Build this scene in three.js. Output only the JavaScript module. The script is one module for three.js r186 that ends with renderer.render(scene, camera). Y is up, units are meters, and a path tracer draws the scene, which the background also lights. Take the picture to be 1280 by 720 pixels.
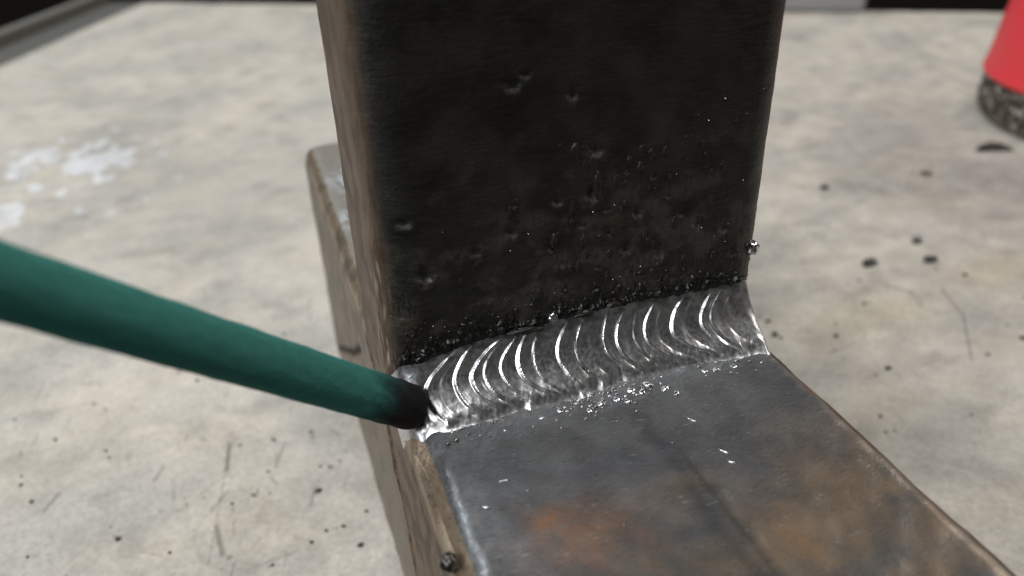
import * as THREE from 'three';
import { mergeGeometries, mergeVertices } from 'three/addons/utils/BufferGeometryUtils.js';
import { RoundedBoxGeometry } from 'three/addons/geometries/RoundedBoxGeometry.js';
import { RectAreaLightUniformsLib } from 'three/addons/lights/RectAreaLightUniformsLib.js';
import { createNoise2D, createNoise3D } from 'simplex-noise';

// ------------------------------------------------------------------ camera, air, lamps, exposure
const MM = 0.001, H = 44.137;                        // millimetres; height of the lying tube (weld corner above the bench)
const scene = new THREE.Scene();
const camera = new THREE.PerspectiveCamera(39.79, 16 / 9, 0.004, 60);
{
  const right = new THREE.Vector3(0.94216, -0.03066, 0.33376);
  const down = new THREE.Vector3(-0.19761, -0.85514, 0.47925);
  const fwd = new THREE.Vector3(0.27072, -0.51748, -0.81174);
  const m = new THREE.Matrix4().makeBasis(right, down.negate(), fwd.negate());
  camera.quaternion.setFromRotationMatrix(m);
  camera.position.set(-7.793 * MM, (49.150 + H) * MM, 59.995 * MM);
  camera.focus = 0.079;
  camera.userData.fStop = 23;
}
scene.background = new THREE.Color().setRGB(0.072, 0.068, 0.062);      // the dim hall around the bench
RectAreaLightUniformsLib.init();
const white = new THREE.MeshStandardMaterial({ color: new THREE.Color().setRGB(0.7, 0.7, 0.68), roughness: 0.5 });
function addedLamp(label, [x, y, z], [w, h], color, intensity, roll, aim = [0, 0.05, 0]) {  // lamps added out of view to supply the light; none is seen
  const g = new THREE.Group(); g.name = 'added_lamp'; g.userData = { label, category: 'lamp' };
  g.position.set(x, y, z); g.up.set(Math.sin(roll), Math.cos(roll), 0.001); g.lookAt(...aim); scene.add(g);
  const housing = new THREE.Mesh(new RoundedBoxGeometry(w + 0.04, h + 0.04, 0.06, 2, 0.01), white); housing.name = 'housing'; housing.position.z = -0.035; g.add(housing);
  const glow = new THREE.Mesh(new THREE.BoxGeometry(w, h, 0.004), new THREE.MeshStandardMaterial({ color: 0xffffff, emissive: color, emissiveIntensity: 1.2, roughness: 0.6 }));
  glow.name = 'lamp_diffuser'; g.add(glow);
  const l = new THREE.RectAreaLight(color, intensity, w, h); l.name = 'lamp_light'; l.position.z = 0.006; l.rotation.y = Math.PI; g.add(l);
  return g;
}
addedLamp('unseen white batten lamp added left of the bench', [-1.0, 0.82, 0.34], [1.1, 0.34], new THREE.Color().setRGB(0.98, 0.99, 1), 13.5, 0);
addedLamp('unseen white batten lamp added overhead, above the joint', [-0.05, 1.65, 0.2], [1.15, 0.26], new THREE.Color().setRGB(1, 0.98, 0.95), 12.5, 0.0);
addedLamp('unseen wide cool batten lamp added behind the bench', [-0.5, 1.25, -1.15], [1.5, 0.35], new THREE.Color().setRGB(0.88, 0.96, 1), 6.5, 0);
addedLamp('unseen white batten lamp added right of the bench', [2.0, 1.15, -0.3], [1.2, 0.3], new THREE.Color().setRGB(1, 0.93, 0.84), 13, 0);

// ------------------------------------------------------------------ helpers
let sd = 12345;
const rnd = () => { sd = (sd + 0x6d2b79f5) | 0; let t = Math.imul(sd ^ (sd >>> 15), 1 | sd); t = (t + Math.imul(t ^ (t >>> 7), 61 | t)) ^ t; return ((t ^ (t >>> 14)) >>> 0) / 4294967296; };
const n2 = createNoise2D(rnd), n3 = createNoise3D(rnd);
const fbm = (x, y, o = 3) => { let s = 0, a = 0.5, k = 1; for (let i = 0; i < o; i++) { s += a * n2(x * k + i * 17.3, y * k - i * 9.1); a *= 0.5; k *= 2.1; } return s; };
const sm = (a, b, x) => { const t = Math.min(1, Math.max(0, (x - a) / (b - a))); return t * t * (3 - 2 * t); };
const lerp = (a, b, t) => a + (b - a) * t;
const mix3 = (a, b, t) => [lerp(a[0], b[0], t), lerp(a[1], b[1], t), lerp(a[2], b[2], t)];
const G = (x, y, cx, cy, rx, ry = rx) => Math.exp(-(((x - cx) / rx) ** 2) - ((y - cy) / ry) ** 2);
function segDist(px, py, pts) {                       // distance to a polyline
  let d = 1e9;
  for (let i = 0; i + 1 < pts.length; i++) {
    const [ax, ay] = pts[i], [bx, by] = pts[i + 1], ux = bx - ax, uy = by - ay;
    const t = Math.min(1, Math.max(0, ((px - ax) * ux + (py - ay) * uy) / (ux * ux + uy * uy)));
    d = Math.min(d, Math.hypot(px - ax - ux * t, py - ay - uy * t));
  }
  return d;
}
const enc = (v) => { v = Math.min(1, Math.max(0, v)); return 255 * (v <= 0.0031308 ? 12.92 * v : 1.055 * v ** (1 / 2.4) - 0.055); };
const ENC = new Uint8Array(4097); for (let i = 0; i <= 4096; i++) ENC[i] = Math.round(enc(i / 4096));
const e8 = (v) => ENC[Math.min(4096, Math.max(0, (v * 4096) | 0))];
// fn(u, v, out): out = [r, g, b (linear), roughness, metalness, bump]; gives the three maps of a surface
function surface(w, h, fn, opt = {}) {
  const c = new Uint8Array(w * h * 4), o = opt.noOrm ? null : new Uint8Array(w * h * 4), b = opt.noBump ? null : new Uint8Array(w * h * 4), out = [0, 0, 0, 0.5, 0, 0.5];
  for (let y = 0; y < h; y++) for (let x = 0; x < w; x++) {
    fn((x + 0.5) / w, (y + 0.5) / h, out);
    const i = (y * w + x) * 4;
    c[i] = e8(out[0]); c[i + 1] = e8(out[1]); c[i + 2] = e8(out[2]); c[i + 3] = 255;
    if (o) { o[i] = 255; o[i + 1] = Math.min(255, Math.max(0, out[3] * 255)); o[i + 2] = Math.min(255, Math.max(0, out[4] * 255)); o[i + 3] = 255; }
    if (b) { b[i] = b[i + 1] = b[i + 2] = Math.min(255, Math.max(0, out[5] * 255)); b[i + 3] = 255; }
  }
  const T = (d, s) => { if (!d) return null; const t = new THREE.DataTexture(d, w, h); t.magFilter = t.minFilter = THREE.LinearFilter; if (s) t.colorSpace = THREE.SRGBColorSpace; t.needsUpdate = true; return t; };
  const map = T(c, true), orm = T(o), bump = T(b);
  return { map, roughnessMap: orm, metalnessMap: orm, bumpMap: bump, roughness: 1, metalness: 1 };
}
const std = (p) => { const q = {}; for (const k in p) if (p[k] !== null && p[k] !== undefined) q[k] = p[k]; return new THREE.MeshStandardMaterial(q); };
function put(name, geo, mat, parent, data) {
  const m = new THREE.Mesh(geo, mat); m.name = name; m.castShadow = m.receiveShadow = true; if (data) m.userData = data; (parent || scene).add(m); return m;
}
// grid of points f(i, j) -> [x, y, z, u, v] in millimetres, as an indexed geometry; flip turns the faces over
function grid(nu, nv, f, flip = false) {
  const pos = new Float32Array((nu + 1) * (nv + 1) * 3), uv = new Float32Array((nu + 1) * (nv + 1) * 2), idx = [];
  for (let j = 0, k = 0; j <= nv; j++) for (let i = 0; i <= nu; i++, k++) {
    const p = f(i, j); pos[k * 3] = p[0] * MM; pos[k * 3 + 1] = p[1] * MM; pos[k * 3 + 2] = p[2] * MM; uv[k * 2] = p[3] ?? 0; uv[k * 2 + 1] = p[4] ?? 0;
    if (i < nu && j < nv) { const a = k, b = k + 1, c = k + nu + 1, d = c + 1; if (flip) idx.push(a, c, b, b, c, d); else idx.push(a, b, c, b, d, c); }
  }
  const g = new THREE.BufferGeometry();
  g.setAttribute('position', new THREE.BufferAttribute(pos, 3)); g.setAttribute('uv', new THREE.BufferAttribute(uv, 2)); g.setIndex(idx); g.computeVertexNormals();
  return g;
}
// closed outline of a rounded rectangle, counter-clockwise from the left side's foot going up: [a, b, arc length, normal a, normal b]; step(a, b) = spacing wanted there
function outline(W, D, r, step) {
  const L1 = D - 2 * r, L2 = W - 2 * r, q = Math.PI * r / 2, per = 2 * (L1 + L2) + 4 * q, pts = [];
  const at = (s) => {
    if (s < L1) return [0, r + s, -1, 0]; s -= L1;
    if (s < q) { const t = s / r; return [r - r * Math.cos(t), D - r + r * Math.sin(t), -Math.cos(t), Math.sin(t)]; } s -= q;
    if (s < L2) return [r + s, D, 0, 1]; s -= L2;
    if (s < q) { const t = s / r; return [W - r + r * Math.sin(t), D - r + r * Math.cos(t), Math.sin(t), Math.cos(t)]; } s -= q;
    if (s < L1) return [W, D - r - s, 1, 0]; s -= L1;
    if (s < q) { const t = s / r; return [W - r + r * Math.cos(t), r - r * Math.sin(t), Math.cos(t), -Math.sin(t)]; } s -= q;
    if (s < L2) return [W - r - s, 0, 0, -1]; s -= L2;
    const t = Math.min(s / r, Math.PI / 2); return [r - r * Math.sin(t), r - r * Math.cos(t), -Math.sin(t), -Math.cos(t)];
  };
  let s = 0; while (s < per - 1e-6) { const p = at(s); pts.push([p[0], p[1], s, p[2], p[3]]); s = Math.min(per, s + step(p[0], p[1])); }
  const p = at(per - 1e-9); pts.push([p[0], p[1], per, p[2], p[3]]);
  return { pts, per, at };
}
const blob = (r, seed, rough = 0.25, detail = 2, squash = [1, 1, 1]) => {
  const g = mergeVertices(new THREE.IcosahedronGeometry(1, detail).deleteAttribute('uv').deleteAttribute('normal')), p = g.attributes.position;
  for (let i = 0; i < p.count; i++) {
    const x = p.getX(i), y = p.getY(i), z = p.getZ(i), k = 1 + rough * n3(x * 1.3 + seed * 7.7, y * 1.3, z * 1.3) + rough * 0.4 * n3(x * 3 + seed, y * 3, z * 3);
    p.setXYZ(i, x * k * r * squash[0] * MM, y * k * r * squash[1] * MM, z * k * r * squash[2] * MM);
  }
  g.computeVertexNormals(); return g;
};
const moved = (g, x, y, z, ry = 0, rx = 0) => g.rotateX(rx).rotateY(ry).translate(x * MM, y * MM, z * MM);

// ------------------------------------------------------------------ the bench and the dark room below it
const K = [-52, -480], E1 = [0.857, 0.515], E2 = [-0.414, 0.91];
const bp = (a, b) => [K[0] + E1[0] * a + E2[0] * b, K[1] + E1[1] * a + E2[1] * b];     // bench coordinates -> x, z
const scratches = [], specks = [];
for (let i = 0; i < 90; i++) { const x = lerp(-70, 0, rnd()), z = lerp(-120, 40, rnd()), a = rnd() < 0.6 ? lerp(0.9, 1.6, rnd()) : rnd() * 3, l = 1.5 + 7 * rnd() ** 2; scratches.push([x, z, x + Math.cos(a) * l, z - Math.sin(a) * l, 0.05 + 0.16 * rnd(), 0.15 + 0.4 * rnd()]); }
for (let i = 0; i < 40; i++) { const x = lerp(60, 240, rnd()), z = lerp(-200, 40, rnd()), a = rnd() * 3, l = 2 + 9 * rnd() ** 2; scratches.push([x, z, x + Math.cos(a) * l, z - Math.sin(a) * l, 0.06 + 0.16 * rnd(), 0.1 + 0.3 * rnd()]); }
scratches.push([118, -56, 121, -51.5, 0.45, 0.35], [121, -51.5, 119, -46, 0.3, 0.25], [128, -50, 124, -40, 0.3, 0.4], [124, -40, 113.5, -27.5, 0.22, 0.45], [-22, -56, -22.6, -49, 0.3, 0.5], [-24.7, -37, -24, -31, 0.35, 0.5], [-21, -60, -26, -30, 0.1, 0.35], [-9, -40, -10.5, -36, 0.2, 0.4]);
for (let i = 0; i < 260; i++) specks.push([lerp(-110, 250, rnd()), lerp(-230, 45, rnd()), 0.12 + 0.5 * rnd() ** 3, 0.3 + 0.5 * rnd()]);
const cells = new Map(), CS = 6, cellAdd = (x0, z0, x1, z1, item) => { for (let i = Math.floor(x0 / CS); i <= Math.floor(x1 / CS); i++) for (let j = Math.floor(z0 / CS); j <= Math.floor(z1 / CS); j++) { const k = i * 4096 + j; if (!cells.has(k)) cells.set(k, []); cells.get(k).push(item); } };
for (const s of scratches) cellAdd(Math.min(s[0], s[2]) - 1, Math.min(s[1], s[3]) - 1, Math.max(s[0], s[2]) + 1, Math.max(s[1], s[3]) + 1, { s });
for (const p of specks) cellAdd(p[0] - 1, p[1] - 1, p[0] + 1, p[1] + 1, { p });
function benchColour(x, z, out, fine) {
  const big = fbm(x / 60, z / 60, 3), mid = fbm(x / 14 + 40, z / 11, fine ? 3 : 2), warm = fbm(x / 38 - 11, z / 30 + 5, 2);
  let c = mix3([0.43, 0.4, 0.355], [0.335, 0.32, 0.29], sm(-0.4, 0.5, big));
  c = mix3(c, [0.47, 0.415, 0.34], 0.5 * sm(-0.1, 0.6, warm));
  let k = 1 + 0.22 * mid;
  // stains seen on the bench
  const st = Math.max(G(x, z, 109, -48, 17, 7), 0.9 * G(x, z, 146, -52, 16, 6), 0.5 * G(x, z, 92, -51, 8, 6)) * (0.7 + 0.6 * fbm(x / 5, z / 5, 2));
  c = mix3(c, [0.42, 0.36, 0.25], 0.75 * Math.max(0, st));
  const st2 = Math.max(G(x, z, -19, -38, 9, 12), 0.8 * G(x, z, -50, -62, 14, 8)) * (0.6 + 0.8 * fbm(x / 6, z / 6, 2));
  c = mix3(c, [0.36, 0.31, 0.24], 0.6 * Math.max(0, st2));
  const dirty = sm(0.15, 0.6, fbm(x / 26 + 50, z / 20 + 7, 3)); k *= 1 - 0.2 * dirty;
  k *= 1 - 0.2 * Math.max(G(x, z, -20, -170, 40, 50), G(x, z, -50, -230, 26, 30)) * (0.7 + 0.6 * mid) - 0.0;
  let rough = 0.6 + 0.14 * mid, bump = 0.5 + 0.25 * fbm(x / 3.1, z / 3.1, 2); k *= 0.97 + 0.09 * fbm(x / 5 + 70, z / 4.4, 2);
  // scuffed smoother patch on the left, its bluish sheen painted into the colour
  const scuffSheen = sm(0.2, 0.36, fbm(x / 13 + 3, z / 19, 4) + 0.75 * Math.max(G(x, z, -55, -211, 12, 20), G(x, z, -73, -217, 9, 22), 0.9 * G(x, z, -76, -175, 7, 12)) - 0.22) * G(x, z, -66, -205, 34, 50);
  rough -= 0.3 * scuffSheen; c = mix3(c, [0.66, 0.68, 0.72], 0.85 * scuffSheen);
  if (fine) {
    k *= 1 + 0.1 * n2(x * 0.6, z * 0.6) + 0.09 * n2(x * 1.3, z * 1.3) + 0.07 * n2(x * 3.3, z * 3.3);
    const spot = sm(0.5, 0.85, fbm(x / 1.9 + 7, z / 2.2, 2) * 1.25) * sm(-0.25, 0.4, fbm(x / 16, z / 16 + 33, 2)); k *= 1 - 0.45 * spot; const pale = sm(0.45, 0.8, fbm(x / 2.6 + 51, z / 2.4, 2) * 1.25); k *= 1 + 0.12 * pale;
    const near = cells.get(Math.floor(x / CS) * 4096 + Math.floor(z / CS));
    if (near) for (const it of near) {
      if (it.s) { const s = it.s, d = segDist(x, z, [[s[0], s[1]], [s[2], s[3]]]) + 0.12 * n2(x * 2, z * 2), q = 1 - sm(s[4] * 0.4, s[4] * 1.6, d); k *= 1 - s[5] * q; bump -= 0.25 * q; }
      else { const q = 1 - sm(it.p[2] * 0.6, it.p[2], Math.hypot(x - it.p[0], (z - it.p[1]) * (0.8 + 0.4 * n2(it.p[0], it.p[1]))) + 0.1 * n2(x * 4, z * 4)); k *= 1 - it.p[3] * q; }
    }
  }
  out[0] = c[0] * k; out[1] = c[1] * k; out[2] = c[2] * k; out[3] = rough; out[4] = 0; out[5] = bump;
}
const PX0 = -110, PX1 = 250, PZ0 = -230, PZ1 = 45;
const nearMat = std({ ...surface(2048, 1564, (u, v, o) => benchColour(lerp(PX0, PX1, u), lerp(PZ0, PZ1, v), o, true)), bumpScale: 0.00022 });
const FX0 = -420, FX1 = 900, FZ0 = -520, FZ1 = 720;
const farMat = std({ ...surface(1024, 1024, (u, v, o) => benchColour(lerp(FX0, FX1, u), lerp(FZ0, FZ1, v), o, false), { noBump: true }) });
{
  const DB = 398, A = [bp(0, 0), bp(950, 0), bp(950, DB), bp(0, DB)], edgeX = (z) => A[3][0] + (z - A[3][1]) * E1[0] / E1[1], edgeZ = (x) => A[3][1] + (x - A[3][0]) * E1[1] / E1[0];   // unseen front edge, cut short just below the frame to darken the joint
  const notch = [[edgeX(PZ1), PZ1], [PX1, PZ1], [PX1, PZ0], [PX0, PZ0], [PX0, edgeZ(PX0)]];
  const shp = new THREE.Shape([A[0], A[1], A[2], ...notch, A[3]].map(([x, z]) => new THREE.Vector2(x, -z)));
  const top = new THREE.ShapeGeometry(shp); top.rotateX(-Math.PI / 2);
  { const p = top.attributes.position, uv = top.attributes.uv; for (let i = 0; i < p.count; i++) uv.setXY(i, (p.getX(i) - FX0) / (FX1 - FX0), (p.getZ(i) - FZ0) / (FZ1 - FZ0)); }
  top.scale(MM, MM, MM);
  const patch = new THREE.ShapeGeometry(new THREE.Shape(notch.map(([x, z]) => new THREE.Vector2(x, -z)))); patch.rotateX(-Math.PI / 2);
  { const p = patch.attributes.position, uv = patch.attributes.uv; for (let i = 0; i < p.count; i++) uv.setXY(i, (p.getX(i) - PX0) / (PX1 - PX0), (p.getZ(i) - PZ0) / (PZ1 - PZ0)); }
  patch.scale(MM, MM, MM);
  const sides = new THREE.ExtrudeGeometry(new THREE.Shape(A.map(([x, z]) => new THREE.Vector2(x, -z))), { depth: 11.5, bevelEnabled: false });
  sides.rotateX(-Math.PI / 2); sides.translate(0, -12, 0); sides.scale(MM, MM, MM);
  const t = put('table_top', top, farMat, null, { kind: 'structure', label: 'pale worn steel bench top with scratches, stains and weld grit', category: 'table top' });
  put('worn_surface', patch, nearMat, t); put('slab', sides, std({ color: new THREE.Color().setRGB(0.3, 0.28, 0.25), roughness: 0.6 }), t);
}
{ // angle iron along the bench's left edge
  const rail = new THREE.Group(); rail.name = 'edge_rail'; rail.userData = { kind: 'structure' }; scene.add(rail);
  const ang = Math.atan2(E2[0], E2[1]);
  const strip = (name, off, w, y, h, rgb, rough) => {
    const g = new RoundedBoxGeometry(w * MM, h * MM, 0.42, 2, 0.0012); const m = put(name, g, std({ color: new THREE.Color().setRGB(...rgb), roughness: rough, metalness: 0.3 }), rail);
    const c = bp(off, 200); m.position.set(c[0] * MM, (y - h / 2) * MM, c[1] * MM); m.rotation.y = ang;
  };
  strip('flange', -15, 29, -2, 5, [0.075, 0.072, 0.064], 0.6); strip('lip', -33, 7, 4, 14, [0.15, 0.145, 0.13], 0.5);
}
put('floor', new THREE.PlaneGeometry(24, 24).rotateX(-Math.PI / 2), std({ color: new THREE.Color().setRGB(0.02, 0.017, 0.014), roughness: 0.9 }), null, { kind: 'structure' }).position.y = -0.9;
{ // flat bar lying across the back edge
  const m = put('steel_bar', new RoundedBoxGeometry(0.1, 0.016, 0.03, 3, 0.003), std({ color: new THREE.Color().setRGB(0.33, 0.34, 0.35), roughness: 0.4, metalness: 0.6 }), null, { label: 'short grey steel bar lying at the far back edge of the bench', category: 'steel bar' });
  m.position.set(0.256, 0.008, -0.306); m.rotation.y = -0.54;
}

// ------------------------------------------------------------------ the welded joint: lying tube, standing tube, fillet weld
const joint = new THREE.Group(); joint.name = 'welded_tube_joint'; scene.add(joint);
joint.userData = { label: 'T joint of two square steel tubes with a shiny rippled fillet weld', category: 'welded joint' };
const RB = 2.8, RU = 3.6, DEP = 19, W = 40;
const zEnd = -75.3, zNear = 60;
const seamX = 23;
const baseTop = (x) => (x < RB ? RB - Math.sqrt(Math.max(0, RB * RB - (RB - x) ** 2)) : x > W - RB ? RB - Math.sqrt(Math.max(0, RB * RB - (x - W + RB) ** 2)) : 0);   // how far the lying tube's top has dropped at x
const upFront = (x) => (x < RU ? RU - Math.sqrt(Math.max(0, RU * RU - (RU - x) ** 2)) : x > W - RU ? RU - Math.sqrt(Math.max(0, RU * RU - (x - W + RU) ** 2)) : 0);
// lying tube
const crackLine = [[-2.6, -16], [-5, -12], [-8.4, -8.4], [-11, -7], [-15, -5], [-18, -2.5], [-23, -1.5], [-30, 2.5], [-38, 6]];      // y, z on the left face
const endArc = [[-41, -73], [-30.5, -56.6], [-24, -46.5], [-20.3, -40.5], [-15, -33], [-10, -26]];          // dark curved line, slightly sunk, on the left face
const ob = outline(W, H, RB, (a, b) => (b > H - 0.01 ? 0.2 : b > H - RB ? 0.25 : 1.2));
const bAt = ob.at, bPer = ob.per, bZ0 = zEnd, bZ1 = 42;
const baseSkin = surface(1700, 1700, (u, v, o) => {
  const s = u * bPer, z = lerp(bZ0, bZ1, v), [x, yy, na, nb] = bAt(s), y = yy - H;
  const grain = fbm(s * 1.3, z * 0.35, 2), fine = n2(s * 4.1, z * 3.7), streak = fbm(x * 0.5 + 5, z * 6, 2), cloud = fbm(s / 7 + 3, z / 7, 3);
  let c, rough, metal = 0.92;
  if (nb > 0.9 && y > -RB) {                                      // top
    c = [0.168, 0.174, 0.181]; metal = 0.72;
    const k = 1 + 0.16 * cloud + 0.34 * streak + 0.12 * fine;
    c = c.map((q) => q * k);
    const wob = 1.6 * n2(x / 4, z / 4);
    const h1 = G(x + wob, z + wob * 0.7, 11, 20.5, 4.6, 3.4), h1c = G(x + wob * 0.5, z, 8.6, 17.6, 2.2, 1.1), h2 = G(x + wob, z - wob, 26, 27, 3.1, 4.2), h2c = G(x, z + wob, 25.9, 26.5, 1.1, 2.4), h3 = G(x + wob, z, 20.4, 18.8, 2.2, 1.7), h4 = G(x + wob, z + wob, 33, 24, 5, 7);
    c = mix3(c, [0.32, 0.155, 0.075], Math.min(1, (0.75 * h1 + 0.4 * h1c) * (0.75 + 0.5 * fbm(x * 1.1, z * 1.1, 3) + 0.25 * streak)));
    c = mix3(c, [0.3, 0.2, 0.11], Math.min(1, (0.7 * h2 + 0.5 * h3 + 0.5 * h4) * (0.75 + 0.5 * fbm(x * 1.1 + 9, z * 1.1, 3) + 0.25 * streak))); c = mix3(c, [0.42, 0.2, 0.06], 0.4 * h2c * (0.7 + 0.6 * fine));
    const far = sm(15, 30, z + 0.25 * x - 4); c = mix3(c, [0.25, 0.18, 0.115], 0.6 * far * sm(-0.5, 0.4, cloud));
    const blue = G(x, z, 26.3, 18.6, 1.9, 2.2) + 0.6 * G(x, z, 16, 14.5, 9, 1.8); c = mix3(c, [0.13, 0.15, 0.25], 0.12 * Math.min(1, blue));
    const darkBand = G(x, z, 21.2 + 0.3 * n2(z / 3, 2), z, 1.0, 99) * sm(6, 13, z) * (0.75 + 0.25 * n2(z / 2.2, 7)); c = mix3(c, [0.06, 0.062, 0.07], 0.6 * darkBand);  // darker band along the left of the seam
    const darkBand2 = G(x, z, 22.4, z, 0.35, 99) * sm(9, 20, z); c = mix3(c, [0.06, 0.055, 0.05], 0.5 * darkBand2);  // narrow dark line close beside the seam
    rough = 0.41 + 0.07 * cloud + 0.05 * fine + 0.1 * h1 + 0.1 * h2;
    const worn = sm(-0.25, 0.7, fbm(x * 1.3, z * 0.7, 4) + 0.3 * n2(x * 5, z * 3.4) + 0.3 * (1 - sm(1, 5, x)) - 0.2) * (1 - sm(2.2, 5.5, x)); rough -= 0.17 * worn;
    const dash = sm(0.8, 0.92, n2(x / 2.3, z * 2.8)) * sm(0.1, 0.5, n2(x / 9, z / 5 + 4)); c = mix3(c, [0.6, 0.62, 0.64], 0.6 * dash); rough -= 0.1 * dash;
    if (z < -DEP) { const sh = Math.min(1, (1.3 * G(x, z, 6, -57, 3.2, 4.5) + 0.8 * G(x, z, 3.5, -44, 2, 3)) * sm(-0.35, 0.25, fbm(x / 2.2 + 2, z / 3, 2))); c = mix3([0.17, 0.155, 0.135], [0.45, 0.47, 0.5], sh); metal = 0.35 + 0.5 * sh; rough = 0.6 - 0.25 * sh; }  // bluish highlights on the rear top, painted into colour and gloss
    const edge = sm(W - 2.2, W - 0.6, x); c = mix3(c, [0.16, 0.12, 0.085], 0.7 * edge); rough += 0.12 * edge;
  } else {                                                         // sides
    c = mix3([0.12, 0.084, 0.055], [0.06, 0.041, 0.027], sm(-0.3, 0.4, cloud));
    c = c.map((q) => q * (1 + 0.2 * fine + 0.35 * grain)); metal = 0.25; rough = 0.62 + 0.12 * cloud + 0.08 * fine;
    if (na < -0.3) {
      const d = segDist(y, z, crackLine) + 0.35 * n2(y * 0.9, z * 0.9) + 0.2 * n2(y * 3, z * 3);
      let zl = 0; for (let i = 0; i + 1 < crackLine.length; i++) if (y <= crackLine[i][0] && y > crackLine[i + 1][0]) zl = lerp(crackLine[i][1], crackLine[i + 1][1], (crackLine[i][0] - y) / (crackLine[i][0] - crackLine[i + 1][0]));
      const under = y < -2.6 ? sm(0.4, 1.4, zl - z) : 0; c = mix3(c, [0.165, 0.142, 0.114], 0.8 * under);
      const dk = Math.max(1 - sm(0.6, 1.6, d), 0.9 * (1 - sm(1.2, 3.4, d)) * sm(0.05, 0.4, fbm(y * 0.8 + 3, z * 1.3, 3))); c = mix3(c, [0.03, 0.022, 0.016], 0.92 * dk); rough += 0.3 * dk;
      const de = segDist(y, z, endArc) + 0.3 * n2(y * 0.8, z * 0.8), dke = 1 - sm(0.25, 0.9, de); c = mix3(c, [0.02, 0.016, 0.012], 0.9 * dke); rough += 0.3 * dke;
      const rust = (1 - sm(0.4, 5, d)) * sm(-0.2, 0.4, fbm(y * 0.7, z * 0.5, 2)); c = mix3(c, [0.17, 0.1, 0.055], 0.7 * rust);
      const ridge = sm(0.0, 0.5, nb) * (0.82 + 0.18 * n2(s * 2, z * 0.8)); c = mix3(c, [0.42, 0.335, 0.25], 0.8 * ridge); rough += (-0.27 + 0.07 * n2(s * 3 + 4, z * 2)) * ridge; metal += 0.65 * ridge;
      const flake = sm(0.42, 0.7, n2(y / 1.1 + 31, z / 1.6)) * sm(-0.1, 0.4, n2(y / 7, z / 9)); c = mix3(c, [0.12, 0.075, 0.045], 0.6 * flake);
      if (z < -DEP && de > 1.6) { const g2 = sm(-0.2, 0.4, cloud); c = mix3(c, [0.1, 0.08, 0.057], 0.7 * g2); }
    }
  }
  const pit = sm(0.7, 0.9, n2(s * 1.7 + 60, z * 1.7)); for (let i = 0; i < 3; i++) o[i] = c[i] * (1 - 0.35 * pit);
  o[3] = rough; o[4] = Math.min(1, metal); o[5] = 0.5 + 0.14 * fine + 0.16 * fbm(s * 0.9, z * 0.9, 2) + 0.1 * streak - 0.2 * pit;
});
const baseMat = std({ ...baseSkin, bumpScale: 0.00005 });
function station(list) { const out = []; for (const [a, b, st] of list) { const n = Math.max(1, Math.round((b - a) / st)); for (let i = 0; i < n; i++) out.push(lerp(a, b, i / n)); } out.push(list[list.length - 1][1]); return out; }
{
  const zs = station([[zEnd, zEnd + 1.2, 0.2], [zEnd + 1.2, -22, 0.7], [-22, 40, 0.25], [40, zNear, 2]]);
  const P = ob.pts;
  const outer = grid(P.length - 1, zs.length - 1, (i, j) => {
    const [x, y, s, na, nb] = P[i], z = zs[j];
    let d = 0.05 * n3(x / 3, y / 3, z / 3) + 0.10 * n3(x / 9, y / 9, z / 9);
    if (nb > 0.5) {
      d += 0.08 * G(x, 0, seamX + 0.12 * n2(z / 5, 1), 0, 0.5, 9) * sm(4, 9, z) - 0.07 * G(x, 0, 21.1, 0, 0.9, 9) * sm(5, 11, z) - 0.03 * G(x, 0, 24.4, 0, 0.7, 9) * sm(7, 12, z);
      if (x < 6.5) d -= 0.6 * ((6.5 - x) / 6.5) ** 2 * sm(3.4, 8, z);
      d += 0.05 * sm(0.1, 0.7, n2(x * 1.6, z * 1.6)) * (1 - sm(5.5, 10, z)) ;
    }
    if (na < -0.5) { const c = Math.min(segDist(y - H, z, crackLine), segDist(y - H, z, endArc)); d -= 0.5 * (1 - sm(0.1, 0.8, c + 0.2 * n2(y, z))); d += 0.12 * sm(0.2, 0.7, n2(y, z * 0.7)) * (1 - sm(0.5, 3, c)); }
    const back = z < zEnd + 1 ? 0.9 * (1 - Math.sqrt(Math.max(0, 1 - (1 - (z - zEnd)) ** 2))) : 0;
    return [x + na * (d - back), y + nb * (d * (nb < -0.3 ? 0 : 1) - back), z, s / bPer, (z - bZ0) / (bZ1 - bZ0)];
  }, false);
  const oi = outline(W - 5, H - 5, 1.2, () => 1.5).pts;
  const inner = grid(oi.length - 1, 1, (i, j) => [oi[i][0] + 2.5, oi[i][1] + 2.5, j ? zNear : zEnd, 0.6, 0.5], true);
  const ringAt = (z, inset, flip) => { const a = outline(W - 2 * inset, H - 2 * inset, RB - inset, () => 1).pts, n = a.length - 1, at2 = outline(W - 5, H - 5, 1.2, () => 1), m = at2.per; return grid(n, 1, (i, j) => { const q = at2.at(Math.min(m - 1e-6, a[i][2] / a[n][2] * m)); return j ? [q[0] + 2.5, q[1] + 2.5, z, 0.6, 0.5] : [a[i][0] + inset, a[i][1] + inset, z, 0.6, 0.5]; }, flip); };
  const g = mergeGeometries([outer, inner, ringAt(zEnd, 0.9, true), ringAt(zNear, 0, false)]);
  put('lying_tube', g, baseMat, joint, { label: 'lying square tube with heat tinted top and tan side' });
}
const lying = joint.children[0];

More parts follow.
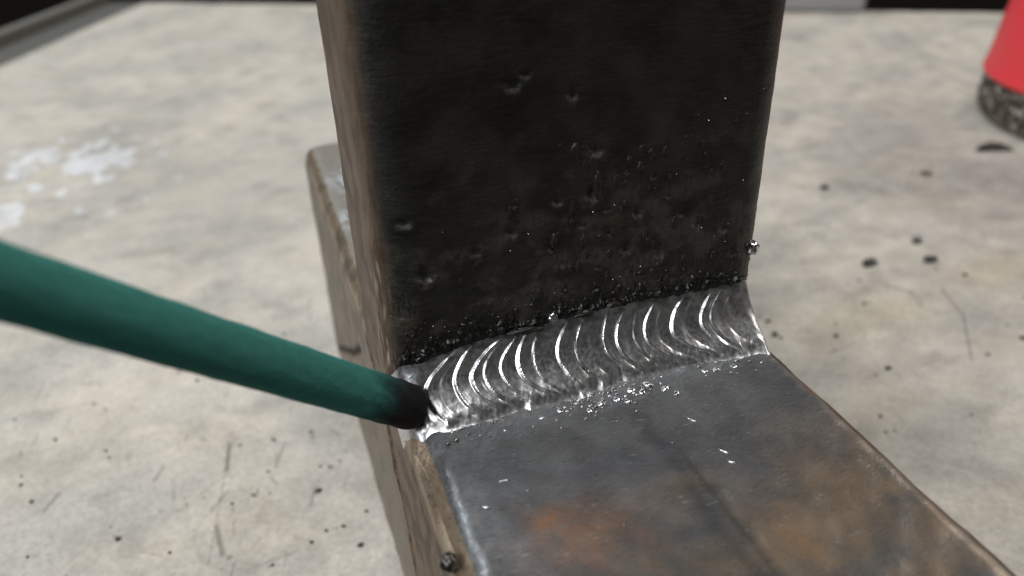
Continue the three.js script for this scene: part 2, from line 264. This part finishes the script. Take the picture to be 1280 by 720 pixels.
// standing tube
const pits = [[20.43, 23.2, 0.75], [20.1, 18.9, 0.8], [16.8, 18.9, 0.6], [24.9, 16.2, 0.65], [31.5, 13.8, 0.65], [14.0, 30.6, 0.5], [12.9, 29.9, 0.75], [23.9, 12.6, 0.8], [2.9, 19.4, 0.7], [12.4, 16.6, 0.6], [18.2, 28.4, 0.6], [8.9, 15.4, 0.7], [34.6, 12.6, 0.6], [16.3, 14.2, 0.5], [22.2, 14.6, 0.4], [27.5, 11.2, 0.6], [4.2, 14.0, 0.9], [26.4, 19.6, 0.4], [28.2, 17.4, 0.45], [23.6, 20.6, 0.35], [21.8, 17.1, 0.4], [29.6, 15.2, 0.4], [25.8, 13.6, 0.5], [19.2, 16.0, 0.4], [17.6, 12.2, 0.5], [21.0, 11.2, 0.4], [36, 9.6, 0.6]];
const dots = []; for (let i = 0; i < 90; i++) { const t = rnd(); dots.push([lerp(3, 38, t ** 0.7), 7 + 20 * rnd() ** 1.7, 0.05 + 0.09 * rnd()]); }
const upOut = outline(W, DEP, RU, (a, b) => (b > DEP - 0.01 ? 0.2 : b > DEP - RU ? 0.3 : 1));     // a = x, b = z + DEP
const uPer = upOut.per, uAt = upOut.at, UV = 50, uTop = 112;
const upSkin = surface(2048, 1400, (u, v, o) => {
  const s = u * uPer, y = v * UV, [x, b, na, nb] = uAt(s), z = b - DEP;
  const brush = fbm(s * 0.25 + 2, y * 3.6, 2), cloud = fbm(s / 8, y / 8 + 4, 3), fine = n2(s * 3.9, y * 3.9), drip = fbm(s * 2.2, y * 0.35 + 8, 2);
  let c, rough, metal;
  const fr = sm(0.35, 0.93, nb);
  {
    c = [0.0175, 0.0162, 0.0145]; let k = 1 + 0.6 * cloud + 0.75 * brush + 0.25 * fine; c = c.map((q) => q * k);
    const lighter = sm(0.0, 0.6, fbm(x / 6 + 3, y / 5, 3) + 0.35 * G(x, y, 26, 12, 12, 9)) * sm(30, 14, y); c = mix3(c, [0.075, 0.067, 0.054], 0.6 * lighter + 0.4 * lighter * drip);
    const br = G(x, y, 38, 36, 7, 9) * sm(-0.4, 0.4, brush); c = mix3(c, [0.04, 0.024, 0.016], 0.7 * br);
    const br2 = G(x, y, 19.5, 15.5, 4, 2.5) * sm(-0.1, 0.5, cloud + 0.2); c = mix3(c, [0.06, 0.034, 0.022], 0.6 * br2);
    const pale = G(x, y, 2.2, 10, 1.3, 3.0) * sm(-0.2, 0.6, fbm(x * 2.2, y * 1.3, 4)); c = mix3(c, [0.1, 0.085, 0.065], 0.6 * pale);
    rough = 0.5 + 0.1 * cloud - 0.08 * brush + 0.06 * fine; metal = 0.3;
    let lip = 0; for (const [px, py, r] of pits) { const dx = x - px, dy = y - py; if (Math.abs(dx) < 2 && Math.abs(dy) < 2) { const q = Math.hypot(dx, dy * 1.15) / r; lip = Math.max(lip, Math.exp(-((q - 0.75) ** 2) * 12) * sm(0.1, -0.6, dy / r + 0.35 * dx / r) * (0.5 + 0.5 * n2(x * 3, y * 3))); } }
    c = mix3(c, [0.24, 0.235, 0.22], 0.75 * lip); metal += 0.6 * lip; rough -= 0.12 * lip;  // lower lips of the pits lightened: light from above, painted into the colour
  }
  if (fr < 1) {                                                   // sides: bare brown steel
    let d = mix3([0.125, 0.09, 0.063], [0.08, 0.055, 0.038], sm(-0.3, 0.35, cloud)); d = d.map((q) => q * (1 + 0.18 * fine + 0.2 * fbm(z * 2.2, y * 0.4, 2)));
    const low = sm(26, 10, y); d = d.map((q) => q * (1 - 0.35 * sm(-0.1, 0.4, fbm(z * 1.5 + 20, y * 0.2, 3))));
    const rust = sm(0.05, 0.6, fbm(z * 0.9 + 7, y * 0.12, 4) + 0.12 * low + 0.1 * n2(z * 5, y * 2)) * sm(33, 20, y); d = mix3(d, [0.07, 0.036, 0.022], 0.8 * rust);
    const scr = sm(0.22, 0.5, fbm(z * 1.8 + 1, y * 0.14 + 3, 2)) * G(z, y, -3.4, 8, 4.2, 9); d = mix3(d, [0.5, 0.42, 0.34], 0.8 * scr);
    c = mix3(d, c, fr); rough = lerp(0.6 + 0.1 * cloud, rough, fr); metal = lerp(0.25, metal, fr);
  }
  for (let i = 0; i < 3; i++) o[i] = c[i];
  o[3] = rough; o[4] = metal; o[5] = 0.5 + 0.16 * fine + 0.18 * brush + 0.2 * fbm(s * 1.1, y * 1.1, 2);
});
{
  const ys = station([[0, 5, 0.5], [5, 44, 0.2], [44, uTop, 4]]);
  const P = upOut.pts;
  const outer = grid(P.length - 1, ys.length - 1, (i, j) => {
    const [x, b, s, na, nb] = P[i], low = -baseTop(Math.min(W, Math.max(0, x))) * 0.93 + 0.06, y = ys[j] < 10 ? lerp(low, 10, ys[j] / 10) : ys[j];
    let d = 0.025 * n3(x / 3, b / 3, y / 3) + 0.03 * n3(x / 11, b / 11, y / 11);
    if (nb > 0.6) {
      for (const [px, py, r] of pits) { const el = 0.8 + 0.5 * ((px * 7.3) % 1), q = Math.hypot((x - px) * el + 0.25 * n2(x * 1.4, y * 1.4), (y - py) * (1.9 - el) + 0.25 * n2(x * 1.4 + 9, y * 1.4)) / r; if (q < 1.9) d += -0.3 * r * Math.exp(-q * q * 1.7) * (1 + 0.5 * n2(x * 2, y * 2)) + 0.2 * r * Math.exp(-((q - 1.15) ** 2) * 9) * (y < py ? 1 : 0.45); }
      d += 0.09 * sm(0.2, 0.8, n2(x * 1.1, y * 1.1)) * sm(20, 8, y);
    }
    if (na < -0.6) d += 0.05 * n2(b * 1.6, y * 0.3) * sm(26, 6, y);
    return [x + na * d, y, b - DEP + nb * d, s / uPer, y / UV];
  }, true);
  const oi = outline(W - 5, DEP - 5, 1.4, () => 1.5).pts;
  const inner = grid(oi.length - 1, 1, (i, j) => [oi[i][0] + 2.5, j ? uTop : 0.1, oi[i][1] + 2.5 - DEP, 0.02, 0.9], false);
  const at2 = outline(W - 5, DEP - 5, 1.4, () => 1), a = outline(W, DEP, RU, () => 1).pts, n = a.length - 1;
  const cap = grid(n, 1, (i, j) => { const q = at2.at(Math.min(at2.per - 1e-6, a[i][2] / a[n][2] * at2.per)); return j ? [q[0] + 2.5, uTop, q[1] + 2.5 - DEP, 0.02, 0.9] : [a[i][0], uTop, a[i][1] - DEP, 0.02, 0.9]; }, true);
  for (const t of [upSkin.map, upSkin.roughnessMap, upSkin.bumpMap]) { t.wrapS = THREE.RepeatWrapping; t.wrapT = THREE.RepeatWrapping; }
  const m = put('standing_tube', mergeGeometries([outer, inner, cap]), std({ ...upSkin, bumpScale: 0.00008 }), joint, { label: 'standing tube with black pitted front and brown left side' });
  m.position.y = H * MM;
}
const standing = joint.children[1];

// fillet weld with its ripples: each ripple line as x at its top, at its leftmost point and at its foot
const rip = [[1.6, -0.4, 0.6], [4.74, 2.95, 3.89], [6.0, 4.3, 5.3], [6.9, 5.67, 6.94], [9.47, 7.33, 8.96], [10.3, 8.52, 10.4], [11.72, 10.28, 12.4], [12.95, 12.06, 14.4], [14.4, 13.65, 15.5], [15.7, 15.0, 16.4], [17.18, 16.21, 17.6], [18.95, 18.1, 19.6], [20.4, 19.6, 21.2], [21.74, 21.05, 23.2], [23.4, 22.51, 24.2], [25.17, 24.5, 26.3], [26.72, 25.7, 28.0], [28.4, 27.4, 30.0], [29.9, 28.75, 31.76], [31.6, 30.6, 32.9], [33.2, 32.11, 34.2], [34.4, 33.3, 35.2], [36.4, 35.2, 37.4], [38.4, 37.3, 39.4], [41, 40, 42]];
const ripAmp = [0.1, 1.2, 0.3, 1.1, 1.3, 0.8, 0.9, 1.3, 0.7, 0.15, 1.1, 0.9, 0.12, 0.9, 1.1, 0.6, 1.2, 0.12, 1.4, 0.12, 1.3, 0.9, 0.12, 0.12, 0];
const ripX = (k, s) => { const [t, m, b] = rip[k]; return m + (s < 0.42 ? (t - m) * ((0.42 - s) / 0.27) ** 2 : (b - m) * (s < 0.85 ? ((s - 0.42) / 0.4) ** 2 : 1.156 + 2.2 * (s - 0.85))); };
const toeTop = (x) => { const T = [[-1, 4.2], [0.5, 4.6], [5.7, 5.7], [9, 6.1], [15, 6.5], [26, 6.6], [33, 6.1], [38, 6.1], [41, 6]]; for (let i = 0; i + 1 < T.length; i++) if (x <= T[i + 1][0]) return lerp(T[i][1], T[i + 1][1], (x - T[i][0]) / (T[i + 1][0] - T[i][0])) + 0.16 * n2(x * 0.45, 3); return 6; };
const toeBot = (x) => { const T = [[-1, 4.4], [2, 4.9], [8.5, 4.9], [15.4, 5.1], [24, 4.3], [32, 4.6], [38, 5.4], [41, 5.6]]; for (let i = 0; i + 1 < T.length; i++) if (x <= T[i + 1][0]) return lerp(T[i][1], T[i + 1][1], (x - T[i][0]) / (T[i + 1][0] - T[i][0])) + 0.2 * n2(x * 0.4, 13); return 5.5; };
const clampX = (x) => Math.min(W, Math.max(0, x));
function weldPoint(x, s, lift = 0) {
  const X = clampX(x), endF = Math.sqrt(sm(0.05, 1.6, x + 0.25)) * Math.sqrt(sm(0.0, 1.5, W - 0.1 - x)), f = 0.35 + 0.65 * endF;
  const a = [-baseTop(X) * 0.2 + toeTop(x) * f, -upFront(X) - 0.12], b = [-baseTop(X) - 0.12, toeBot(x) * f], c = [lerp(-baseTop(X), a[0], 0.28) , lerp(-upFront(X), b[1], 0.32)];
  const t = s, y = (1 - t) ** 2 * a[0] + 2 * t * (1 - t) * c[0] + t * t * b[0], z = (1 - t) ** 2 * a[1] + 2 * t * (1 - t) * c[1] + t * t * b[1];
  let dy = 2 * (1 - t) * (c[0] - a[0]) + 2 * t * (b[0] - c[0]), dz = 2 * (1 - t) * (c[1] - a[1]) + 2 * t * (b[1] - c[1]); const l = Math.hypot(dy, dz) || 1;
  const ny = dz / l, nz = -dy / l;
  let k = 0; while (k + 1 < rip.length - 1 && ripX(k + 1, s) <= x) k++;
  const x0 = ripX(k, s), x1 = ripX(k + 1, s), gap = Math.max(0.3, x1 - x0), ph = Math.min(1, Math.max(0, (x - x0) / gap));
  const LF = 0.17 * (1 + 0.3 * sm(15, 8, x)), A0 = LF * ripAmp[k], A1 = LF * ripAmp[k + 1], rise = Math.min(0.5, (0.3 + 0.12 * n2(k * 3.1, s * 1.3)) / gap);
  let h = A0 * (1 - ph) ** 0.8; h = lerp(h, A1, sm(1 - rise, 1, ph) * (0.75 + 0.25 * n2(k * 1.7, s * 2.6)));
  h += 0.02 * ripAmp[k] * Math.exp(-(((x - x0 - 0.24) / 0.07) ** 2)) * (0.6 + 0.6 * n2(k * 5.1, s * 2.2)) + 0.014 * Math.exp(-(((x - x0 - 0.5 - 0.1 * n2(k, s)) / 0.08) ** 2)) * sm(16, 10, x) - 0.02 * ripAmp[k] * Math.exp(-(((x - x1 + 0.3) / 0.12) ** 2));                            // a second fine line behind each ripple
  h *= sm(0.02, 0.2, s) * sm(0.97, 0.7, s);
  h += (0.025 * n2(x * 0.8, s * 2.0) + 0.0014 * n2(x * 5, s * 14)) * sm(0, 0.15, s) * sm(1, 0.85, s) + 0.06 * Math.max(0, n2(x * 1.2, s * 4) - 0.1) * sm(0.6, 0.82, s) * sm(1, 0.86, s);
  h += 0.28 * Math.sin(Math.PI * s) * (0.35 + 0.4 * n2(x / 7, 21)) + 0.2 * sm(0.25, 0.7, s) * sm(1, 0.76, s) * sm(0.8, 5, x);
  h += lift;
  const toe = (0.16 * n2(x * 0.6, 61) + 0.03 * n2(x * 1.5, 67)) * sm(0.74, 1, s);
  return [x, y + ny * h, z + nz * h + toe];
}
const weldBump = surface(1024, 256, (u, v, o) => { const x = u * 40, s = v * 8; const f = n2(x * 1.5, s * 1.5), g = n2(x * 4, s * 4), t = sm(0.55, 1, v); o[0] = o[1] = o[2] = 0; const base = mix3([0.68, 0.695, 0.72], [0.56, 0.575, 0.6], sm(-0.2, 0.5, fbm(x / 3, s / 2, 2))); const darkBand = sm(0.35, 0, v) * sm(-0.3, 0.4, fbm(x / 2, s, 2)); for (let i = 0; i < 3; i++) o[i] = base[i] * (1 + 0.05 * f) * (1 - 0.55 * darkBand); o[3] = 0.31 + 0.04 * f + 0.015 * g + 0.02 * t; o[4] = 1; o[5] = 0.5 + 0.3 * f + 0.2 * g; });  // colour darkens in patches towards the upper toe
const weldMat = std({ ...weldBump, bumpScale: 0.000004 });
{
  const nx = 600, ns = 96;
  const g = grid(nx, ns, (i, j) => { const x = lerp(-0.05, W - 0.12, i / nx), s = j / ns, p = weldPoint(x, s); return [...p, x / 40, s]; }, false);
  g.computeVertexNormals();
  const m = put('weld_bead', g, weldMat, joint, { label: 'shiny silver fillet weld bead with crescent ripples' }); m.position.y = H * MM;
}
const weld = joint.children[2];
const glossBlack = std({ color: new THREE.Color().setRGB(0.012, 0.011, 0.01), roughness: 0.38, metalness: 0.1 });
const bright = std({ color: new THREE.Color().setRGB(0.55, 0.56, 0.58), roughness: 0.2, metalness: 1 });
const greySteel = std({ color: new THREE.Color().setRGB(0.2, 0.2, 0.205), roughness: 0.3, metalness: 1 });
{ // black glassy slag along the weld's upper toe
  const n = 420, m = 20;
  const g = grid(n, m, (i, j) => {
    const x = lerp(0.6, 38.8, i / n), t = j / m, th = toeTop(x);
    const wide = (0.9 + 1.2 * sm(-0.3, 0.5, n2(x * 0.5, 44)) + 0.5 * sm(16, 6, x)) * sm(0.6, 2, x) * sm(38.8, 36, x);
    const y = th - 0.25 - 0.15 * n2(x * 2, 4) + wide * t, hgt = (0.12 + 0.34 * Math.max(0, n2(x * 0.9, y * 0.9 + 5)) + 0.22 * Math.max(0, n2(x * 2.6, y * 2.6)) + 0.1 * n2(x * 6, y * 6)) * Math.sin(Math.PI * Math.min(1, t * 0.92 + 0.04)) ** 0.6;
    return [x, y, -upFront(clampX(x)) - 0.05 + Math.max(0, hgt), t, x];
  }, false);
  put('slag_crust', g, glossBlack, weld);
}
const scatter = (name, mat, parent, count, where, size, detail = 1) => {
  const L = []; for (let i = 0; i < count; i++) { const [x, y, z] = where(i); L.push(moved(blob(size(i), i + count, 0.22, detail), x, y, z)); }
  const m = put(name, mergeGeometries(L), mat, parent, { kind: 'stuff' }); return m;
};
scatter('slag_grain', glossBlack, standing, 150, () => { const x = lerp(1.5, 38, rnd()); return [x, toeTop(x) + 0.3 + 3.6 * rnd() ** 2.2, -upFront(x) + 0.05]; }, () => 0.07 + 0.2 * rnd() ** 2.5);
{
  const L = []; for (let i = 0; i < 110; i++) { const x = 22 + 7 * (rnd() + rnd() + rnd() - 1.5) * 2, y = 7.5 + 17 * rnd() ** 1.4; if (x < 4 || x > 36.5) continue; const r = 0.1 + 0.3 * rnd() ** 2; const g = blob(r, i * 1.9, 0.5, 2, [1, 1.3 + rnd(), 0.4]); L.push(g.translate(x * MM, y * MM, 0.02 * MM)); }
  put('spatter_bump', mergeGeometries(L), std({ color: new THREE.Color().setRGB(0.022, 0.02, 0.018), roughness: 0.45, metalness: 0.3 }), standing, { kind: 'stuff' });
}
scatter('bright_speck', bright, standing, 44, (i) => { if (i < 30) { const d = dots[i]; return [d[0], d[1], -upFront(d[0]) + 0.04]; } const x = lerp(1.5, 20, rnd()); return [x, toeTop(x) + 0.5 + 3 * rnd(), -upFront(x) + 0.1]; }, () => 0.035 + 0.06 * rnd() ** 2);
scatter('spatter_grain', greySteel, lying, 150, () => { const c = rnd(), x = c < 0.55 ? 20 + 6 * (rnd() + rnd() - 1) * 1.4 : lerp(3, 37, rnd()), z = toeBot(x) - 0.1 + (c < 0.3 ? 5 : 2.4) * rnd() ** 1.6; return [x, H - 0.02, z]; }, () => 0.06 + 0.19 * rnd() ** 2.2);
scatter('spatter_grain', bright, lying, 70, () => { const c = rnd(), x = c < 0.6 ? 20 + 6 * (rnd() + rnd() - 1) * 1.4 : lerp(3, 37, rnd()), z = toeBot(x) + 2 * rnd() ** 1.6; return [x, H - 0.02, z]; }, () => 0.06 + 0.16 * rnd() ** 2.2);
scatter('far_spatter', greySteel, lying, 40, () => [lerp(2, 36, rnd()), H - 0.02, lerp(8, 36, rnd())], () => 0.05 + 0.1 * rnd() ** 2);
// the larger beads of spatter, one by one
const bead = (r, x, y, z, mat, parent, lab) => { const m = put('spatter_bead', blob(r, x, 0.16, 3), mat, parent, lab ? { label: lab } : undefined); m.position.set(x * MM, y * MM, z * MM); return m; };
bead(0.78, 38.75, 9.25, -0.7, bright, standing, 'round silver bead on the right edge of the standing tube');
bead(0.42, 38.0, 9.9, -0.4, glossBlack, standing);
bead(0.75, 0.1, H - 0.9, 18.4, std({ color: new THREE.Color().setRGB(0.06, 0.058, 0.055), roughness: 0.25, metalness: 0.8 }), lying, 'dark round bead on the left edge of the lying tube');
for (const [x, z, r] of [[21.2, 7.0, 0.3], [20.3, 6.3, 0.32], [25.4, 6.6, 0.34], [26.1, 7.6, 0.28], [18.6, 6.4, 0.3], [17.2, 6.9, 0.24], [23.1, 6.2, 0.3], [22.2, 5.6, 0.34], [30.4, 5.6, 0.26], [31.6, 5.8, 0.3], [33.6, 6.0, 0.26], [24.2, 5.4, 0.4], [12.6, 6.2, 0.22], [14.6, 5.9, 0.28]]) { const m = bead(r, x, H + 0.02, z, bright, lying); m.scale.set(1.3, 0.7, 1); m.rotation.y = x; }
for (const [x, z, l, a] of [[6.7, 12.6, 0.5, 0.15], [25.4, 11.4, 0.6, 1.1], [25.9, 16.2, 0.5, 1.0], [25.8, 17.6, 0.4, 0.9], [4.3, 14.9, 0.3, 0.6]]) { const m = put('raised_nick', blob(1, x, 0.15, 2, [l, 0.1, 0.13]), bright, lying); m.position.set(x * MM, (H + 0.04) * MM, z * MM); m.rotation.y = -a; }
{ // black slag lump over the bead's upper toe with a bright lip
  put('slag_lump', moved(blob(1, 3, 0.3, 3, [1.9, 0.32, 0.4]), 13.2, 6.1, 0.35, -0.1), glossBlack, weld);
  put('slag_lump', moved(blob(1, 6, 0.3, 3, [1.1, 0.3, 0.4]), 19.4, 6.5, 0.3), glossBlack, weld);
  put('slag_lump', moved(blob(1, 9, 0.3, 3, [0.8, 0.28, 0.35]), 22.6, 6.8, 0.3), glossBlack, weld);
  put('slag_lump', moved(blob(1, 9, 0.3, 3, [0.5, 0.5, 0.3]), 16.2, 6.8, 0.25), bright, weld);
}

// ------------------------------------------------------------------ the green coated electrode
{
  const tip = new THREE.Vector3(1.35, 1.7, 2.3), far = new THREE.Vector3(-22.32, 27.8, 15.17), dir = far.clone().sub(tip).normalize();
  const rod = new THREE.Group(); rod.name = 'welding_electrode'; scene.add(rod);
  rod.userData = { label: 'green coated welding electrode with a burnt black tip touching the left end of the weld', category: 'welding rod' };
  rod.position.set(tip.x * MM, (tip.y + H) * MM, tip.z * MM);
  rod.quaternion.setFromUnitVectors(new THREE.Vector3(0, 1, 0), dir);
  const R = 2.12, L = 130, burnt = 4.6;
  const skin = surface(512, 1024, (u, v, o) => {
    const a = u * Math.PI * 2, y = v * 40, n = fbm(Math.cos(a) * 2 + y * 0.5, Math.sin(a) * 2 + y * 0.3, 3), f = n2(u * 60, y * 3);
    const b = sm(8.2, 3.0, y + 0.9 * n2(Math.cos(a) * 1.2, Math.sin(a) * 1.2 + y * 0.2) + 0.5 * n);
    let c = [0.045, 0.2, 0.172].map((q) => q * (1 + 0.14 * n + 0.1 * f)); c = mix3(c, [0.011, 0.0105, 0.01], Math.sqrt(b));
    o[0] = c[0]; o[1] = c[1]; o[2] = c[2]; const gr = n2(Math.cos(a) * 9 + y * 1.7, Math.sin(a) * 9 + y * 4.1); for (let i = 0; i < 3; i++) o[i] *= 1 + 0.12 * gr; o[3] = 0.85; o[4] = 0; o[5] = 0.5 + 0.2 * n + 0.28 * gr;
  });
  const mat = new THREE.MeshPhysicalMaterial({ map: skin.map, roughness: 0.85, metalness: 0, specularIntensity: 0.35, bumpMap: skin.bumpMap, bumpScale: 0.00009 });
  const ys = station([[0, 8, 0.25], [8, 40, 1], [40, L, 5]]);
  const body = grid(64, ys.length - 1, (i, j) => { const a = i / 64 * Math.PI * 2, y = ys[j], c = Math.cos(a), s = Math.sin(a), rr = R * (y < 0.9 ? 0.82 + 0.18 * Math.sqrt(1 - (1 - y / 0.9) ** 2) : 1) + 0.05 * n3(c * 2, y / 3, s * 2) * (y < 8 ? 1.6 : 1); return [c * rr, y + (y < 1.5 ? 0.12 * n2(c * 1.1, s * 1.1) : 0), s * rr, i / 64, Math.min(0.999, y / 40)]; }, true);
  put('flux_coating', body, mat, rod);
  const end = grid(48, 8, (i, j) => { const a = i / 48 * Math.PI * 2, q = j / 8, rr = R * 0.84 * q, c = Math.cos(a), s = Math.sin(a); return [c * rr, 0.05 + 0.9 * (1 - q * q) + 0.06 * n2(c * rr, s * rr) * q * (1 - q) + 0.12 * n2(c * 1.1, s * 1.1) * q * q, s * rr, 0, 0]; }, true);
  put('burnt_end', end, std({ color: new THREE.Color().setRGB(0.006, 0.006, 0.0055), roughness: 0.6 }), rod);
  put('core_wire', new THREE.CylinderGeometry(1.25 * MM, 1.2 * MM, 128 * MM, 24).translate(0, (64 + 0.75) * MM, 0), std({ color: new THREE.Color().setRGB(0.08, 0.078, 0.075), roughness: 0.4, metalness: 0.8 }), rod);
}

// ------------------------------------------------------------------ the red cup at the back right
{
  const cup = new THREE.Group(); cup.name = 'red_cup'; cup.position.set(0.255, 0, -0.110); scene.add(cup);
  cup.userData = { label: 'red tapered plastic cup with a black knurled collar standing at the right edge', category: 'cup' };
  const pr = [[39.3, 13.6], [40.2, 14.2], [40.4, 15.4], [39.9, 17], [39.2, 22], [38.3, 30], [37, 38], [34.5, 47], [30, 54], [22, 58.5], [10, 60.2], [0.01, 60.5]].map(([r, y]) => new THREE.Vector2(r * MM, y * MM));
  put('red_shell', new THREE.LatheGeometry(new THREE.SplineCurve(pr).getPoints(60), 96), std({ color: new THREE.Color().setRGB(0.6, 0.035, 0.045), roughness: 0.42 }), cup);
  const knurl = grid(360, 26, (i, j) => { const a = i / 360 * Math.PI * 2, t = j / 26, y = 0.2 + 13.6 * t, r = 38.3 + 0.9 * Math.sin(Math.PI * t) + 0.55 * Math.sin(a * 60 + y * 0.9) * Math.sin(a * 60 - y * 0.9) * sm(0, 0.12, t) * sm(1, 0.88, t) + 0.5 * n3(Math.cos(a) * 9, y / 3, Math.sin(a) * 9) - 1.2 * (sm(0.12, 0, t)); return [Math.cos(a) * r, y, Math.sin(a) * r, i / 30, t]; }, true);
  const speck = surface(512, 256, (u, v, o) => { const n = fbm(u * 30, v * 9, 3), w = sm(0.2, 0.6, n2(u * 7, v * 4)); const c = mix3([0.028, 0.021, 0.013], [0.23, 0.21, 0.17], w); for (let i = 0; i < 3; i++) o[i] = c[i] * (1 + 0.3 * n); o[3] = 0.5 + 0.2 * n; }, { noBump: true });
  speck.map.wrapS = speck.roughnessMap.wrapS = THREE.RepeatWrapping;
  put('knurled_collar', knurl, std({ ...speck, metalness: 0, metalnessMap: null }), cup);
  put('bottom', new THREE.CylinderGeometry(37 * MM, 37 * MM, 0.4 * MM, 64).translate(0, 0.3 * MM, 0), glossBlack, cup);
}

// ------------------------------------------------------------------ crumbs of slag and spatter on the bench
const darkCrumb = std({ color: new THREE.Color().setRGB(0.03, 0.028, 0.025), roughness: 0.5 });
function crumb(name, label, category, x, z, size, squash, mat = darkCrumb, turn = 0, group) {
  const m = put(name, blob(size, x * 0.37 + z, 0.3, 3, squash), mat, null, { label, category }); if (group) m.userData.group = group;
  m.position.set(x * MM, size * squash[1] * 0.75 * MM, z * MM); m.rotation.y = turn; return m;
}
{ // curved black flake in front of the red cup
  const g = grid(30, 10, (i, j) => { const t = i / 30 * 2 - 1, q = j / 10 * 2 - 1, w = 1.7 * Math.sqrt(Math.max(0.0, 1 - t * t)) * (1 + 0.3 * n2(t * 2, 5)); return [t * 5.6, 0.5 + 1.7 * (1 - t * t) - 0.5 * q * q * (1 - t * t) + 0.15 * n2(t * 4, q), q * w + 1.0 * t * t, t, q]; }, true);
  const under = g.clone(); under.translate(0, -0.0004, 0); under.setIndex([...under.index.array].reverse()); under.computeVertexNormals();
  const m = put('slag_flake', mergeGeometries([g, under]), darkCrumb, null, { label: 'thin curved black slag flake in front of the red cup', category: 'slag flake' });
  m.position.set(0.2026, 0, -0.107); m.rotation.y = -0.35;
}
crumb('spatter_ball', 'small shiny grey spatter ball on the bench right of the joint', 'spatter ball', 138.75, -69.08, 1.0, [1.1, 0.9, 1], greySteel);
crumb('slag_crumb', 'flat dark slag crumb just in front of the shiny spatter ball', 'slag crumb', 135, -60.8, 1.35, [1.2, 0.5, 0.8]);
crumb('slag_crumb_001', 'long flat dark slag crumb nearest the standing tube on the right', 'slag crumb', 121.4, -64.8, 1.6, [1.35, 0.4, 0.75], darkCrumb, 0.2);
crumb('slag_crumb_002', 'round dark crumb alone on the bench above the shiny spatter ball', 'slag crumb', 138.85, -103.4, 1.0, [1.1, 0.7, 1]);
crumb('slag_crumb_003', 'dull grey brown crumb midway between spatter ball and red cup', 'slag crumb', 171, -100.3, 1.4, [1.2, 0.4, 0.9], std({ color: new THREE.Color().setRGB(0.16, 0.14, 0.12), roughness: 0.7 }));
crumb('slag_crumb_004', 'tiny black crumb in the open lower right of the bench', 'slag crumb', 97.1, -31.3, 0.45, [1.2, 0.7, 1]);
crumb('slag_crumb_005', 'dark crumb close beside the right edge of the lying tube', 'slag crumb', 84.1, -48.6, 0.6, [1, 0.7, 1]);
crumb('slag_crumb_006', 'dark slag crumb in the bottom left corner of the bench, far left of the tube', 'slag crumb', -39, -39.7, 0.38, [1.1, 0.7, 1]);
crumb('slag_crumb_007', 'dark slag crumb nearest to the left side of the lying tube', 'slag crumb', -4.6, -25.2, 0.36, [1.2, 0.7, 1]);
crumb('slag_crumb_008', 'flat dark slag crumb between the electrode and the lower frame edge', 'slag crumb', -9.0, -38.7, 0.4, [1.4, 0.6, 0.9]);
{ // finer grit nobody could count
  const L = []; for (let i = 0; i < 240; i++) { const right = rnd() < 0.55, x = right ? lerp(75, 190, rnd() ** 1.4) : lerp(-62, -2, rnd()), z = right ? lerp(-110, -15, rnd()) : lerp(-90, -20, rnd()), r = 0.07 + 0.24 * rnd() ** 3; L.push(moved(blob(r, i, 0.3, 1, [1.2, 0.7, 1]), x, r * 0.5, z, i)); }
  for (const [x, z, r] of [[108.5, -51.4, 0.35], [85.8, -53.3, 0.5], [95.3, -43.8, 0.45], [137.2, -52.7, 0.45], [128.3, -29.5, 0.5], [-31.5, -34.1, 0.22], [-22.2, -40.9, 0.25], [-27, -76.9, 0.3], [-16.2, -46.2, 0.25], [-55, -58, 0.3]]) L.push(moved(blob(r, x, 0.3, 2, [1.1, 0.6, 1]), x, r * 0.4, z, x));
  put('slag_grit', mergeGeometries(L), darkCrumb, null, { kind: 'stuff', label: 'fine dark grit scattered over the pale bench top', category: 'grit' });
}

// ------------------------------------------------------------------ unseen phone, added just behind the lens to shade the joint
{
  const ph = new THREE.Group(); ph.name = 'phone'; ph.userData = { label: 'dark unseen phone added behind the viewpoint to shade the joint', category: 'phone' }; scene.add(ph);
  ph.position.copy(camera.position); ph.quaternion.copy(camera.quaternion);
  const dark = std({ color: new THREE.Color().setRGB(0.02, 0.02, 0.022), roughness: 0.5 });
  const body = put('phone_body', new RoundedBoxGeometry(0.15, 0.072, 0.008, 3, 0.003), dark, ph); body.position.set(0.055, 0.024, 0.009);
  const ring = put('lens_ring', new THREE.TorusGeometry(0.006, 0.0012, 10, 32), dark, ph); ring.position.set(0, 0, 0.0045);
}

// ------------------------------------------------------------------ render
const renderer = new THREE.WebGLRenderer({ antialias: true });
renderer.toneMapping = THREE.LinearToneMapping; renderer.toneMappingExposure = 1;
renderer.shadowMap.enabled = true;
renderer.setSize(1024, 576);
scene.updateMatrixWorld(true);
renderer.render(scene, camera);
